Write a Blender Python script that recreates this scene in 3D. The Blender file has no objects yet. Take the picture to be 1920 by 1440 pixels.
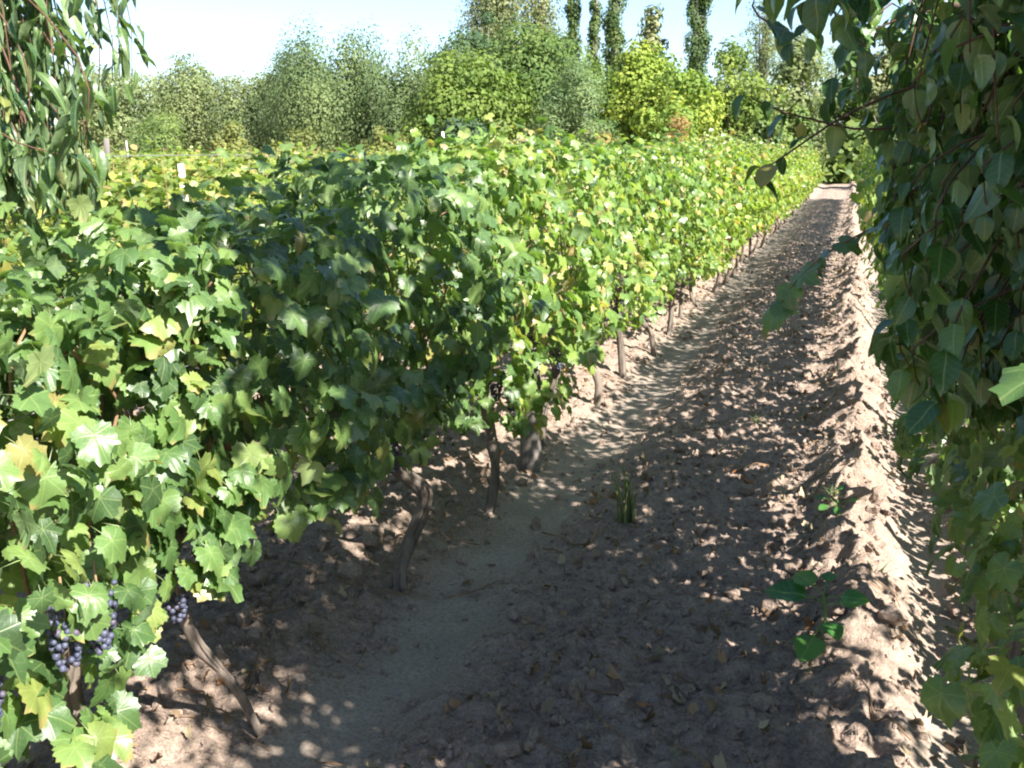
import bpy, math
import numpy as np
from mathutils import Matrix, Vector

# ------------------------------------------------------------------ camera, world, sun
SC = bpy.context.scene
COL = SC.collection
cam_d = bpy.data.cameras.new("camera"); cam = bpy.data.objects.new("camera", cam_d); COL.objects.link(cam)
cam.location = (0, 0, 1.6)
YAW, PITCH = math.radians(17.63), math.radians(12.33)
cam.rotation_euler = (math.pi/2 - PITCH, 0, YAW)
cam_d.sensor_width = 36.0; cam_d.lens = 36.0 * 1968 / 1920
cam_d.clip_start = 0.03; cam_d.clip_end = 3000
SC.camera = cam
SUN_ELEV = math.radians(40.0)
SUN_H = np.array([0.862, -0.507])            # horizontal direction towards the sun
world = bpy.data.worlds.new("World"); SC.world = world; world.use_nodes = True
wn = world.node_tree.nodes; wl = world.node_tree.links
bg = wn.get("Background") or wn.new("ShaderNodeBackground")
sky = wn.new("ShaderNodeTexSky"); sky.sky_type = 'NISHITA'; sky.sun_disc = False
sky.sun_elevation = SUN_ELEV
sky.sun_rotation = math.atan2(SUN_H[0], SUN_H[1])
sky.air_density = 1.0; sky.dust_density = 0.6; sky.ozone_density = 3.5
wl.new(sky.outputs[0], bg.inputs[0]); bg.inputs[1].default_value = 0.068
sun_d = bpy.data.lights.new("sun", 'SUN'); sun_d.energy = 5.0; sun_d.angle = math.radians(0.53)
sun_d.color = (1.0, 0.95, 0.86)
sun = bpy.data.objects.new("sun", sun_d); COL.objects.link(sun)
sv = Vector((SUN_H[0]*math.cos(SUN_ELEV), SUN_H[1]*math.cos(SUN_ELEV), math.sin(SUN_ELEV)))
sun.rotation_euler = sv.to_track_quat('Z', 'Y').to_euler(); sun.location = sv*60
SC.view_settings.view_transform = 'Standard'; SC.view_settings.look = 'None'
SC.view_settings.exposure = 1.97; SC.view_settings.gamma = 1.0
SC.view_settings.use_curve_mapping = False
SC.render.engine = 'CYCLES'
SC.cycles.use_denoising = True
SC.cycles.max_bounces = 6; SC.cycles.diffuse_bounces = 3; SC.cycles.transmission_bounces = 3
SC.cycles.glossy_bounces = 2; SC.cycles.transparent_max_bounces = 4
SC.cycles.filter_width = 2.1

RNG = np.random.default_rng(7)

# ------------------------------------------------------------------ helpers
def hash2(ix, iy, seed):
    h = (ix.astype(np.int64)*374761393 + iy.astype(np.int64)*668265263 + seed*974711) & 0xffffffff
    h = ((h ^ (h >> 13))*1274126177) & 0xffffffff
    return ((h ^ (h >> 16)) & 0xffff)/65535.0
def noise2(x, y, seed=0):
    x = np.asarray(x, float); y = np.asarray(y, float)
    ix = np.floor(x); iy = np.floor(y); fx = x-ix; fy = y-iy
    fx = fx*fx*(3-2*fx); fy = fy*fy*(3-2*fy)
    a = hash2(ix, iy, seed); b = hash2(ix+1, iy, seed); c = hash2(ix, iy+1, seed); d = hash2(ix+1, iy+1, seed)
    return (a*(1-fx)+b*fx)*(1-fy)+(c*(1-fx)+d*fx)*fy - 0.5
def tag(o, label=None, cat=None, group=None, kind=None):
    if label: o['label'] = label
    if cat: o['category'] = cat
    if group: o['group'] = group
    if kind: o['kind'] = kind
    return o
def empty(name, loc, rz=0.0):
    o = bpy.data.objects.new(name, None); COL.objects.link(o)
    o.location = loc; o.rotation_euler = (0, 0, rz); o.empty_display_size = 0.1
    return o
def tri_mesh(name, V, F, attr=None, smooth=True):
    V = np.ascontiguousarray(V, dtype=np.float32); F = np.ascontiguousarray(F, dtype=np.int32)
    me = bpy.data.meshes.new(name); n = len(F)
    me.vertices.add(len(V)); me.vertices.foreach_set('co', V.ravel())
    me.loops.add(n*3); me.loops.foreach_set('vertex_index', F.ravel())
    me.polygons.add(n); me.polygons.foreach_set('loop_start', np.arange(0, n*3, 3, dtype=np.int32))
    me.polygons.foreach_set('loop_total', np.full(n, 3, dtype=np.int32))
    me.polygons.foreach_set('use_smooth', np.full(n, smooth, dtype=bool))
    if attr is not None:
        a = me.attributes.new('leaf', 'FLOAT_COLOR', 'POINT')
        A = np.ones((len(V), 4), np.float32); A[:, :attr.shape[1]] = attr
        a.data.foreach_set('color', A.ravel())
    me.update(calc_edges=True)
    return me
def link(name, me, mat, parent=None):
    o = bpy.data.objects.new(name, me); COL.objects.link(o)
    if mat and not me.materials: me.materials.append(mat)
    if parent is not None: o.parent = parent
    return o
class MB:
    def __init__(s): s.V = []; s.F = []; s.A = []; s.n = 0
    def add(s, V, F, A=None):
        V = np.asarray(V, float); F = np.asarray(F, int)
        s.V.append(V); s.F.append(F+s.n); s.n += len(V)
        s.A.append(A if A is not None else np.tile([0, 0, .5], (len(V), 1)))
    def tube(s, pts, rad, sides=7, rough=0.0, seed=0, cap=True):
        pts = np.asarray(pts, float); m = len(pts); rad = np.broadcast_to(np.asarray(rad, float), (m,))
        tang = np.gradient(pts, axis=0); tang /= np.linalg.norm(tang, axis=1)[:, None]+1e-9
        ref = np.array([0.31, 0.95, 0.05]) if abs(tang[0][2]) > .6 else np.array([0.05, 0.1, 1.0])
        V = []
        for i in range(m):
            a = np.cross(tang[i], ref); a /= np.linalg.norm(a)+1e-9; b = np.cross(tang[i], a)
            th = np.linspace(0, 2*np.pi, sides, endpoint=False)
            r = rad[i]*np.ones(sides)
            if rough: r = r*(1+rough*2*noise2(th*1.6+seed*7.3, np.full(sides, i*0.35+seed*3.1), 5))
            V.append(pts[i]+np.outer(np.cos(th)*r, a)+np.outer(np.sin(th)*r, b))
        V = np.vstack(V); F = []
        for i in range(m-1):
            for j in range(sides):
                k = (j+1) % sides; p, q, t, u = i*sides+j, i*sides+k, (i+1)*sides+k, (i+1)*sides+j
                F += [(p, q, t), (p, t, u)]
        if cap:
            V = np.vstack([V, pts[-1:], pts[:1]]); e = m*sides
            for j in range(sides):
                k = (j+1) % sides
                F += [((m-1)*sides+j, (m-1)*sides+k, e), (k, j, e+1)]
        s.add(V, F)
    def mesh(s, name, smooth=True):
        return tri_mesh(name, np.vstack(s.V), np.vstack(s.F), np.vstack(s.A), smooth)
def smooth_path(ctrl, n):
    c = np.asarray(ctrl, float); t = np.linspace(0, len(c)-1, n); out = []
    for x in t:
        i = min(int(x), len(c)-2); f = x-i
        p0 = c[max(i-1, 0)]; p1 = c[i]; p2 = c[i+1]; p3 = c[min(i+2, len(c)-1)]
        out.append(.5*((2*p1)+(-p0+p2)*f+(2*p0-5*p1+4*p2-p3)*f*f+(-p0+3*p1-3*p2+p3)*f**3))
    return np.array(out)

# ------------------------------------------------------------------ materials
def new_mat(name):
    m = bpy.data.materials.new(name); m.use_nodes = True
    nt = m.node_tree; nt.nodes.clear()
    return m, nt.nodes, nt.links
def math_n(n, l, op, a, b=None, clamp=False):
    q = n.new("ShaderNodeMath"); q.operation = op; q.use_clamp = clamp
    for i, v in enumerate((a, b)):
        if v is None: continue
        if isinstance(v, (int, float)): q.inputs[i].default_value = v
        else: l.new(v, q.inputs[i])
    return q.outputs[0]
def ramp(n, l, fac, stops, interp='LINEAR'):
    r = n.new("ShaderNodeValToRGB"); cr = r.color_ramp; cr.interpolation = interp
    while len(cr.elements) < len(stops): cr.elements.new(0.5)
    for e, (p, c) in zip(cr.elements, stops): e.position = p; e.color = (*c, 1)
    l.new(fac, r.inputs[0]); return r.outputs[0]
def mixc(n, l, fac, a, b, mode='MIX'):
    q = n.new("ShaderNodeMix"); q.data_type = 'RGBA'; q.blend_type = mode
    if isinstance(fac, (int, float)): q.inputs[0].default_value = fac
    else: l.new(fac, q.inputs[0])
    for i, v in ((6, a), (7, b)):
        if isinstance(v, tuple): q.inputs[i].default_value = (*v, 1)
        else: l.new(v, q.inputs[i])
    return q.outputs[2]
def leaf_mat(name, stops, veins=None, trans=0.3, rough=0.42, back=1.35, tcol=(1.0, 1.08, 0.42), mottle=0.35, spec=0.5, blotch=None):
    m, n, l = new_mat(name)
    at = n.new("ShaderNodeAttribute"); at.attribute_name = 'leaf'
    sep = n.new("ShaderNodeSeparateColor"); l.new(at.outputs[0], sep.inputs[0])
    oi = n.new("ShaderNodeObjectInfo")
    t = math_n(n, l, 'FRACT', math_n(n, l, 'ADD', sep.outputs[2], oi.outputs['Random']))
    col = ramp(n, l, t, stops)
    geo = n.new("ShaderNodeNewGeometry")
    ns = n.new("ShaderNodeTexNoise"); ns.inputs['Scale'].default_value = 28; ns.inputs['Detail'].default_value = 3
    l.new(geo.outputs['Position'], ns.inputs['Vector'])
    dark = math_n(n, l, 'ADD', math_n(n, l, 'MULTIPLY', ns.outputs[0], mottle*2), 1-mottle)
    mul = n.new("ShaderNodeVectorMath"); mul.operation = 'SCALE'; l.new(col, mul.inputs[0]); l.new(dark, mul.inputs['Scale'])
    col = mul.outputs[0]
    bumpv = None
    if veins or blotch:
        u, v = sep.outputs[0], sep.outputs[1]
        r = math_n(n, l, 'SQRT', math_n(n, l, 'ADD', math_n(n, l, 'MULTIPLY', u, u), math_n(n, l, 'MULTIPLY', v, v)))
    if blotch:
        e = math_n(n, l, 'ADD', r, math_n(n, l, 'MULTIPLY', ns.outputs[0], 1.1))
        e = math_n(n, l, 'ADD', e, math_n(n, l, 'MULTIPLY', math_n(n, l, 'SUBTRACT', t, 0.5), 0.5))
        k = math_n(n, l, 'MULTIPLY', math_n(n, l, 'SUBTRACT', e, 1.42), 5.0, True)
        col = mixc(n, l, k, col, blotch)
    if veins == 'palm':
        ang = math_n(n, l, 'ARCTAN2', u, v)
        # main veins at 0, +-52, +-104 degrees from the tip
        w = math_n(n, l, 'PINGPONG', math_n(n, l, 'ADD', ang, 0.0), 0.4538)
        d = math_n(n, l, 'MULTIPLY', math_n(n, l, 'SINE', w), r)
        k = math_n(n, l, 'SUBTRACT', 1.0, math_n(n, l, 'DIVIDE', d, 0.028), True)
        side = math_n(n, l, 'PINGPONG', math_n(n, l, 'ADD', math_n(n, l, 'MULTIPLY', r, 1.0), math_n(n, l, 'MULTIPLY', d, -0.7)), 0.075)
        k2 = math_n(n, l, 'SUBTRACT', 1.0, math_n(n, l, 'DIVIDE', side, 0.014), True)
        kk = math_n(n, l, 'MAXIMUM', math_n(n, l, 'MULTIPLY', k, 0.30), math_n(n, l, 'MULTIPLY', k2, 0.10))
    elif veins == 'pin':
        au = math_n(n, l, 'ABSOLUTE', u)
        k = math_n(n, l, 'SUBTRACT', 1.0, math_n(n, l, 'DIVIDE', au, 0.03), True)
        side = math_n(n, l, 'PINGPONG', math_n(n, l, 'SUBTRACT', v, math_n(n, l, 'MULTIPLY', au, 0.7)), 0.075)
        k2 = math_n(n, l, 'SUBTRACT', 1.0, math_n(n, l, 'DIVIDE', side, 0.016), True)
        kk = math_n(n, l, 'MAXIMUM', math_n(n, l, 'MULTIPLY', k, 0.35), math_n(n, l, 'MULTIPLY', k2, 0.12))
    else: kk = None
    if kk is not None:
        col = mixc(n, l, kk, col, (0.34, 0.40, 0.15)); bumpv = kk
    bk = n.new("ShaderNodeVectorMath"); bk.operation = 'SCALE'; l.new(col, bk.inputs[0]); bk.inputs['Scale'].default_value = back
    pale = mixc(n, l, 0.30, bk.outputs[0], (0.22, 0.26, 0.18))
    colf = mixc(n, l, geo.outputs['Backfacing'], col, pale)
    p = n.new("ShaderNodeBsdfPrincipled"); l.new(colf, p.inputs['Base Color'])
    p.inputs['Roughness'].default_value = rough; p.inputs['Specular IOR Level'].default_value = spec
    if bumpv is not None:
        b = n.new("ShaderNodeBump"); b.inputs['Strength'].default_value = 0.45; b.inputs['Distance'].default_value = 0.0025
        l.new(math_n(n, l, 'ADD', math_n(n, l, 'MULTIPLY', kk, -1.0), ns.outputs[0]), b.inputs['Height']); l.new(b.outputs[0], p.inputs['Normal'])
    tr = n.new("ShaderNodeBsdfTranslucent")
    tc = mixc(n, l, 1.0, col, tcol, 'MULTIPLY')
    ts = n.new("ShaderNodeVectorMath"); ts.operation = 'SCALE'; l.new(tc, ts.inputs[0]); ts.inputs['Scale'].default_value = 2.3
    l.new(ts.outputs[0], tr.inputs[0])
    mx = n.new("ShaderNodeMixShader"); mx.inputs[0].default_value = trans
    l.new(p.outputs[0], mx.inputs[1]); l.new(tr.outputs[0], mx.inputs[2])
    o = n.new("ShaderNodeOutputMaterial"); l.new(mx.outputs[0], o.inputs[0])
    return m
def plain_mat(name, c1, c2, scale=12, rough=0.85, bump=0.4, stretch=(1, 1, 1), dist=0.01, spec=0.3):
    m, n, l = new_mat(name)
    tc = n.new("ShaderNodeTexCoord"); mp = n.new("ShaderNodeMapping"); mp.inputs['Scale'].default_value = stretch
    l.new(tc.outputs['Object'], mp.inputs[0])
    ns = n.new("ShaderNodeTexNoise"); ns.inputs['Scale'].default_value = scale; ns.inputs['Detail'].default_value = 6; ns.inputs['Roughness'].default_value = .65
    l.new(mp.outputs[0], ns.inputs['Vector'])
    col = ramp(n, l, ns.outputs[0], [(0.3, c1), (0.7, c2)])
    p = n.new("ShaderNodeBsdfPrincipled"); l.new(col, p.inputs['Base Color']); p.inputs['Roughness'].default_value = rough
    p.inputs['Specular IOR Level'].default_value = spec
    b = n.new("ShaderNodeBump"); b.inputs['Strength'].default_value = bump; b.inputs['Distance'].default_value = dist
    l.new(ns.outputs[0], b.inputs['Height']); l.new(b.outputs[0], p.inputs['Normal'])
    o = n.new("ShaderNodeOutputMaterial"); l.new(p.outputs[0], o.inputs[0])
    return m
def soil_mat():
    m, n, l = new_mat('soil')
    geo = n.new("ShaderNodeNewGeometry")
    at = n.new("ShaderNodeAttribute"); at.attribute_name = 'leaf'
    sep = n.new("ShaderNodeSeparateColor"); l.new(at.outputs[0], sep.inputs[0])
    def ns(scale, det, rough=.6):
        q = n.new("ShaderNodeTexNoise"); q.inputs['Scale'].default_value = scale; q.inputs['Detail'].default_value = det; q.inputs['Roughness'].default_value = rough
        l.new(geo.outputs['Position'], q.inputs['Vector']); return q.outputs[0]
    a, b, c = ns(1.6, 4), ns(14, 6, .7), ns(90, 4, .7)
    base = ramp(n, l, b, [(.25, (.205, .150, .122)), (.5, (.325, .252, .208)), (.75, (.430, .350, .295))])
    base = mixc(n, l, math_n(n, l, 'MULTIPLY', a, 0.5), base, (.330, .245, .195))
    silt = ramp(n, l, ns(4, 5), [(.3, (.245, .200, .165)), (.7, (.320, .270, .228))])
    base = mixc(n, l, sep.outputs[0], base, silt)
    fine = ramp(n, l, c, [(.3, (.58, .56, .54)), (.5, (.92, .91, .90)), (.7, (1.2, 1.19, 1.17))])
    base = mixc(n, l, 1.0, base, fine, 'MULTIPLY')
    p = n.new("ShaderNodeBsdfPrincipled"); l.new(base, p.inputs['Base Color']); p.inputs['Roughness'].default_value = .95
    p.inputs['Specular IOR Level'].default_value = .15
    h = math_n(n, l, 'ADD', math_n(n, l, 'MULTIPLY', b, 1.0), math_n(n, l, 'MULTIPLY', c, .45))
    bm = n.new("ShaderNodeBump"); bm.inputs['Distance'].default_value = .05
    st = math_n(n, l, 'SUBTRACT', .75, math_n(n, l, 'MULTIPLY', sep.outputs[0], .55)); l.new(st, bm.inputs['Strength'])
    l.new(h, bm.inputs['Height']); l.new(bm.outputs[0], p.inputs['Normal'])
    o = n.new("ShaderNodeOutputMaterial"); l.new(p.outputs[0], o.inputs[0])
    return m
SOIL = soil_mat()
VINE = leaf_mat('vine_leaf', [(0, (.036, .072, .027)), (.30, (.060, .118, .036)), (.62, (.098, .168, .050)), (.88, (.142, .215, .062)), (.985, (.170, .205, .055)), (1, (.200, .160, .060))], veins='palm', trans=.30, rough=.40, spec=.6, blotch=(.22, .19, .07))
VINE_SUNNY = leaf_mat('vine_leaf_sunlit_tint', [(0, (.062, .122, .028)), (.35, (.108, .185, .038)), (.70, (.170, .245, .050)), (.90, (.245, .280, .075)), (1, (.320, .230, .115))], veins='palm', trans=.32, rough=.38, spec=.6, blotch=(.28, .21, .09))  # sunlit copy of the vine leaf, the sun's brightness is put into its colour
VINE_FAR = leaf_mat('vine_leaf_far', [(0, (.066, .122, .028)), (.30, (.118, .190, .038)), (.62, (.180, .245, .046)), (.85, (.255, .285, .070)), (.94, (.290, .245, .100)), (1, (.280, .150, .075))], trans=.32, rough=.40, spec=.55, mottle=.25)
VINE_YEL = leaf_mat('vine_leaf_yellowing', [(0, (.085, .135, .030)), (.35, (.140, .195, .038)), (.70, (.205, .245, .052)), (.90, (.285, .285, .075)), (1, (.300, .190, .085))], trans=.34, rough=.45, spec=.5, mottle=.25)
APRI = leaf_mat('apricot_leaf', [(0, (.028, .075, .018)), (.5, (.045, .105, .024)), (.85, (.075, .145, .030)), (.97, (.130, .190, .036)), (1, (.25, .22, .05))], veins='pin', trans=.20, rough=.33, spec=.5)
PEACH = leaf_mat('peach_leaf', [(0, (.034, .075, .030)), (.5, (.054, .105, .038)), (.95, (.080, .135, .044)), (1, (.17, .17, .05))], veins='pin', trans=.28, rough=.34, spec=.55)
DRY = leaf_mat('dry_leaf', [(0, (.110, .070, .042)), (.4, (.190, .125, .075)), (.75, (.260, .185, .120)), (.92, (.270, .120, .048)), (1, (.34, .26, .17))], trans=.08, rough=.8, spec=.2, tcol=(1, .8, .5))
GRASS = leaf_mat('grass_blade', [(0, (.050, .080, .025)), (.6, (.085, .120, .038)), (.85, (.130, .150, .055)), (1, (.26, .22, .11))], trans=.25, rough=.6)
WEED = leaf_mat('weed_leaf', [(0, (.030, .120, .025)), (.6, (.045, .160, .030)), (1, (.085, .200, .040))], veins='pin', trans=.3, rough=.5)
BARK = plain_mat('vine_bark', (.065, .052, .044), (.225, .185, .155), 26, .9, .8, (1, 1, .18), .012)
BARK2 = plain_mat('fruit_tree_bark', (.070, .045, .035), (.190, .130, .095), 22, .8, .6, (1, 1, .3), .01)
TWIG = plain_mat('red_twig_bark', (.060, .032, .022), (.120, .062, .038), 30, .6, .2)
CANE = plain_mat('vine_cane', (.140, .080, .045), (.260, .170, .095), 25, .7, .3)
GREY = plain_mat('weathered_wood', (.075, .065, .060), (.190, .170, .155), 30, .9, .6, (1, 1, .1), .006)
WHITE = plain_mat('whitewashed_wood', (.560, .540, .510), (.760, .740, .710), 20, .85, .4, (1, 1, .15), .004)
WIRE = plain_mat('galvanised_wire', (.12, .12, .12), (.22, .22, .22), 20, .4, .1)
FBARK = plain_mat('far_tree_bark', (.090, .075, .060), (.210, .185, .155), 3, .9, .5, (1, 1, .3), .03)
def grape_mat():
    m, n, l = new_mat('grape_skin')
    geo = n.new("ShaderNodeNewGeometry")
    ns = n.new("ShaderNodeTexNoise"); ns.inputs['Scale'].default_value = 90; ns.inputs['Detail'].default_value = 3; l.new(geo.outputs['Position'], ns.inputs['Vector'])
    oi = n.new("ShaderNodeObjectInfo")
    base = ramp(n, l, oi.outputs['Random'], [(0, (.014, .015, .032)), (.7, (.028, .030, .062)), (1, (.060, .035, .055))])
    k = math_n(n, l, 'MULTIPLY', math_n(n, l, 'SUBTRACT', ns.outputs[0], .28), 1.5, True)
    col = mixc(n, l, k, base, (.085, .100, .150))
    p = n.new("ShaderNodeBsdfPrincipled"); l.new(col, p.inputs['Base Color']); p.inputs['Roughness'].default_value = .6
    o = n.new("ShaderNodeOutputMaterial"); l.new(p.outputs[0], o.inputs[0]); return m
GRAPE = grape_mat()

# ------------------------------------------------------------------ ground
ROW_L, ROW_R = -1.5, 0.56
def gauss(x, c, w): return np.exp(-((x-c)/w)**2)
def ground_zone(x, y):
    """1 where irrigation silt lies smooth, 0 where the soil is cloddy"""
    wob = .10*noise2(y*.55, y*0+3.3, 31)
    s = np.clip(1.35*gauss(x, -1.30+wob, .17), 0, 1)
    s = np.maximum(s, np.clip(1.4*gauss(x, .40+wob, .13), 0, 1))
    return np.clip(s*(1.1+1.4*noise2(x*4, y*1.9, 12)+.6*noise2(x*13, y*9, 13)), 0, 1)
def ground_h(x, y):
    x = np.asarray(x, float); y = np.asarray(y, float)
    wob = .13*noise2(y*.7, y*0+1.3, 8)
    z = ground_zone(x, y)
    h = .125*gauss(x, .10+wob*.7+.07*noise2(y*4.5, x*0, 41), .15)*(.95+1.2*noise2(y*2.1, x*2, 4)+1.0*noise2(y*7, x*7, 42)+.7*noise2(y*16, x*16, 43))
    h += .10*gauss(x, -1.95+wob, .28) - .035*gauss(x, -1.27, .22) - .03*gauss(x, .42, .14)
    for k in range(2, 9): h += .08*gauss(x, ROW_L-2.05*(k-1)-.3, .3)
    h += .05*gauss(x, 1.2, .4)
    rough = (1-.88*z)
    near = np.clip(1.4-np.hypot(x, y)/60, 0.0, 1)
    c = .040*noise2(x*4.2, y*4.2, 1)+.060*np.abs(noise2(x*9, y*9, 2))+.040*np.abs(noise2(x*22+5, y*22, 3))+.024*noise2(x*48, y*48, 9)
    big = .05*noise2(x*.5, y*.4, 6)
    return h+c*rough*near+big*near*.7
def graded(lo, hi, step, far, g):
    a = list(np.arange(lo, hi+1e-9, step)); s = step; p = a[-1]
    while p < far: s *= g; p += s; a.append(p)
    return a
xs = graded(-2.6, 1.1, .016, 900, 1.13)
neg = graded(2.6, 2.6, .016, 900, 1.10)[1:]
xs = np.array(sorted([-v for v in neg]+xs))
ys = np.array(graded(1.2, 6.5, .0165, 1200, 1.012)); ys = ys[::1]
yneg = [-v for v in graded(-1.2, -1.2, .03, 60, 1.25)[1:]]
ys = np.array(sorted(set([round(v, 4) for v in yneg if v < 1.19]))+list(ys))
X, Y = np.meshgrid(xs, ys); H = ground_h(X, Y)
nx, ny = len(xs), len(ys)
idx = np.arange(nx*ny).reshape(ny, nx)
a, b, c, d = idx[:-1, :-1].ravel(), idx[:-1, 1:].ravel(), idx[1:, 1:].ravel(), idx[1:, :-1].ravel()
A = np.stack([ground_zone(X, Y).ravel(), np.zeros(nx*ny), np.zeros(nx*ny)], 1)
gm = tri_mesh('ground', np.stack([X.ravel(), Y.ravel(), H.ravel()], 1), np.vstack([np.stack([a, b, c], 1), np.stack([a, c, d], 1)]), A)
tag(link('ground', gm, SOIL), 'bare ploughed earth of the vineyard', kind='structure')

# ------------------------------------------------------------------ scattering of soil clods, litter, twigs
def ico(sub):
    import bmesh
    bm = bmesh.new(); bmesh.ops.create_icosphere(bm, subdivisions=sub, radius=1)
    V = np.array([v.co[:] for v in bm.verts]); F = np.array([[v.index for v in f.verts] for f in bm.faces]); bm.free(); return V, F
ICO1, ICO2 = ico(1), ico(2)
def rand_rot(n, rng):
    q = rng.normal(size=(n, 4)); q /= np.linalg.norm(q, axis=1)[:, None]; w, x, y, z = q.T
    return np.stack([1-2*(y*y+z*z), 2*(x*y-z*w), 2*(x*z+y*w), 2*(x*y+z*w), 1-2*(x*x+z*z), 2*(y*z-x*w), 2*(x*z-y*w), 2*(y*z+x*w), 1-2*(x*x+y*y)], 1).reshape(n, 3, 3)
def scatter_mesh(templates, pos, R, S, tint, rng, name):
    """each instance picks a template (V, F, A); all joined in one mesh"""
    which = rng.integers(0, len(templates), len(pos)); VV = []; FF = []; AA = []; off = 0
    for k, (tv, tf, ta) in enumerate(templates):
        s = np.where(which == k)[0]
        if not len(s): continue
        sc = S[s][:, None, :] if S.ndim == 2 else S[s][:, None, None]
        V = np.einsum('nij,nvj->nvi', R[s], tv[None]*sc)+pos[s][:, None, :]
        F = tf[None]+(np.arange(len(s))*len(tv))[:, None, None]+off
        A = np.tile(ta[None], (len(s), 1, 1)); A[:, :, 2] = (tint[s])[:, None]
        VV.append(V.reshape(-1, 3)); FF.append(F.reshape(-1, 3)); AA.append(A.reshape(-1, 3)); off += len(s)*len(tv)
    return tri_mesh(name, np.vstack(VV), np.vstack(FF), np.vstack(AA))
def clod_template(base, rng):
    V, F = base; V = V*(1+.9*(noise2(V[:, 0]*1.7+rng.random()*50, V[:, 1]*1.7+V[:, 2], 3)+noise2(V[:, 2]*2.3+rng.random()*50, V[:, 0]*2.3, 5))[:, None])
    V = V*np.array([1, .8, .6]); return V, F, np.zeros((len(V), 3))
def clods(n, base, smin, smax, ymax, name, label):
    rng = np.random.default_rng(n)
    y = 1.3+(ymax-1.3)*rng.random(n)**1.7; x = rng.uniform(-2.7, .9, n)
    keep = rng.random(n) > ground_zone(x, y)*.93; x, y = x[keep], y[keep]; n = len(x)
    s = smin+(smax-smin)*rng.random(n)**4
    s = s*np.where(gauss(x, .1, .2)+gauss(x, -1.95, .3) > .4, 1.1, 1.0)
    z = ground_h(x, y)+s*.05
    me = scatter_mesh([clod_template(base, rng) for _ in range(8)], np.stack([x, y, z], 1), rand_rot(n, rng), s, np.zeros(n), rng, name); me.polygons.foreach_set('use_smooth', np.zeros(len(me.polygons), bool))
    tag(link(name, me, SOIL), label, kind='stuff')
clods(46000, ICO1, .003, .024, 18, 'small_clods', 'small crumbs of dry earth over the lane')
clods(3600, ICO2, .008, .048, 14, 'soil_clods', 'fist sized lumps of dry earth in the lane and on the ridge')

# ------------------------------------------------------------------ leaf templates
def palm_leaf(rng, n=34, serr=.07, ring=True, cup=.25, pet=False):
    th = np.linspace(-np.pi, np.pi, n, endpoint=False)+np.pi/n     # 0 = tip (+Y)
    r = np.zeros(n)
    wk = rng.uniform(.85, 1.25); fl = rng.uniform(.56, .72); sk = rng.normal(0, .06)
    for a0, L, w in ((0, .90, .50), (.95, .80, .42), (-.95, .80, .42), (1.95, .64, .50), (-1.95, .64, .50), (2.7, .46, .4), (-2.7, .46, .4)):
        r = np.maximum(r, L*(1+rng.uniform(-.13, .10))*np.exp(-((th-a0-sk-rng.normal(0, .07))/(w*wk))**2*.55))
    r = np.maximum(r, fl*np.where(np.abs(th) > 2.85, .35, 1)*(1-.22*np.clip((np.abs(th)-1.6)/1.4, 0, 1)))
    if serr: r = r*(1+serr*.85*np.where(np.arange(n) % 2 == 0, 1, -1)*(1+rng.uniform(-.5, .5, n)))
    x, y = np.sin(th)*r, np.cos(th)*r
    def bend(x, y):
        rr = np.hypot(x, y)
        return np.stack([x, y, -cup*rr**2*(.9+.5*np.sign(x)*asy)+.22*cup/.25*np.abs(x)*.5+.06*np.sin(x*9+ph)*rr+.05*np.sin(y*8+ph*2)*rr-.25*np.clip(y, 0, 1)**2*dr], 1)
    asy = rng.uniform(-.8, .8); ph = rng.uniform(0, 6); dr = rng.uniform(.2, 1.4)
    if ring:
        P = [np.array([[0, 0]]), np.stack([x*.5, y*.5], 1), np.stack([x, y], 1)]
    else: P = [np.array([[0, 0]]), np.stack([x, y], 1)]
    XY = np.vstack(P); V = bend(XY[:, 0], XY[:, 1]); F = []
    for j in range(n):
        k = (j+1) % n
        F.append((0, 1+k, 1+j))
        if ring: F += [(1+j, 1+k, 1+n+k), (1+j, 1+n+k, 1+n+j)]
    A = np.stack([XY[:, 0], XY[:, 1], np.zeros(len(XY))], 1)
    if pet:
        k = len(V); z0 = V[0, 2]; b = rng.uniform(-.2, .2)
        V = np.vstack([V, [[-.018, .02, z0], [.018, .02, z0], [-.014+b*.5, -.38, z0-.10], [.014+b*.5, -.38, z0-.10], [b*1.4, -.80, z0-.34]]])
        F += [(k, k+1, k+3), (k, k+3, k+2), (k+2, k+3, k+4)]; A = np.vstack([A, np.tile([0, .05, 0], (5, 1))])
    V = V*.62
    return V, np.array(F), A
def blade_leaf(rng, wid=.36, n=7, fold=.35, droop=.5, taper=1.0, point=.0):
    """ovate or lanceolate leaf, base at origin, tip at +Y, length 1"""
    t = np.linspace(0, 1, n); w = wid*np.sin(np.pi*t**taper)**.8*(1-point*t); w[0] = .01; w[-1] = .0
    tw = rng.uniform(-.5, .5); wave = rng.uniform(.0, .05); V = []; A = []
    for i in range(n):
        y = t[i]; zc = -droop*t[i]**2*.5; yy = y*(1-.12*droop*t[i]); a = tw*t[i]
        for sx in (-1, 0, 1):
            X = sx*w[i]; Z = abs(sx)*w[i]*fold+wave*math.sin(9*t[i]+sx*2)
            V.append((X*math.cos(a)-Z*math.sin(a), yy, zc+X*math.sin(a)+Z*math.cos(a))); A.append((X, y, 0))
    F = []
    for i in range(n-1):
        for j in range(2):
            p = i*3+j; F += [(p, p+1, p+4), (p, p+4, p+3)]
    return np.array(V), np.array(F), np.array(A, float)
NEAR_T = [palm_leaf(RNG, cup=c, pet=True) for c in (.15, .25, .35, .55, .3, .2, .7, .45, .1, .9)]
MID_T = [palm_leaf(RNG, n=16, serr=.10, ring=False, cup=c, pet=True) for c in (.2, .35, .5, .3)]
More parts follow.
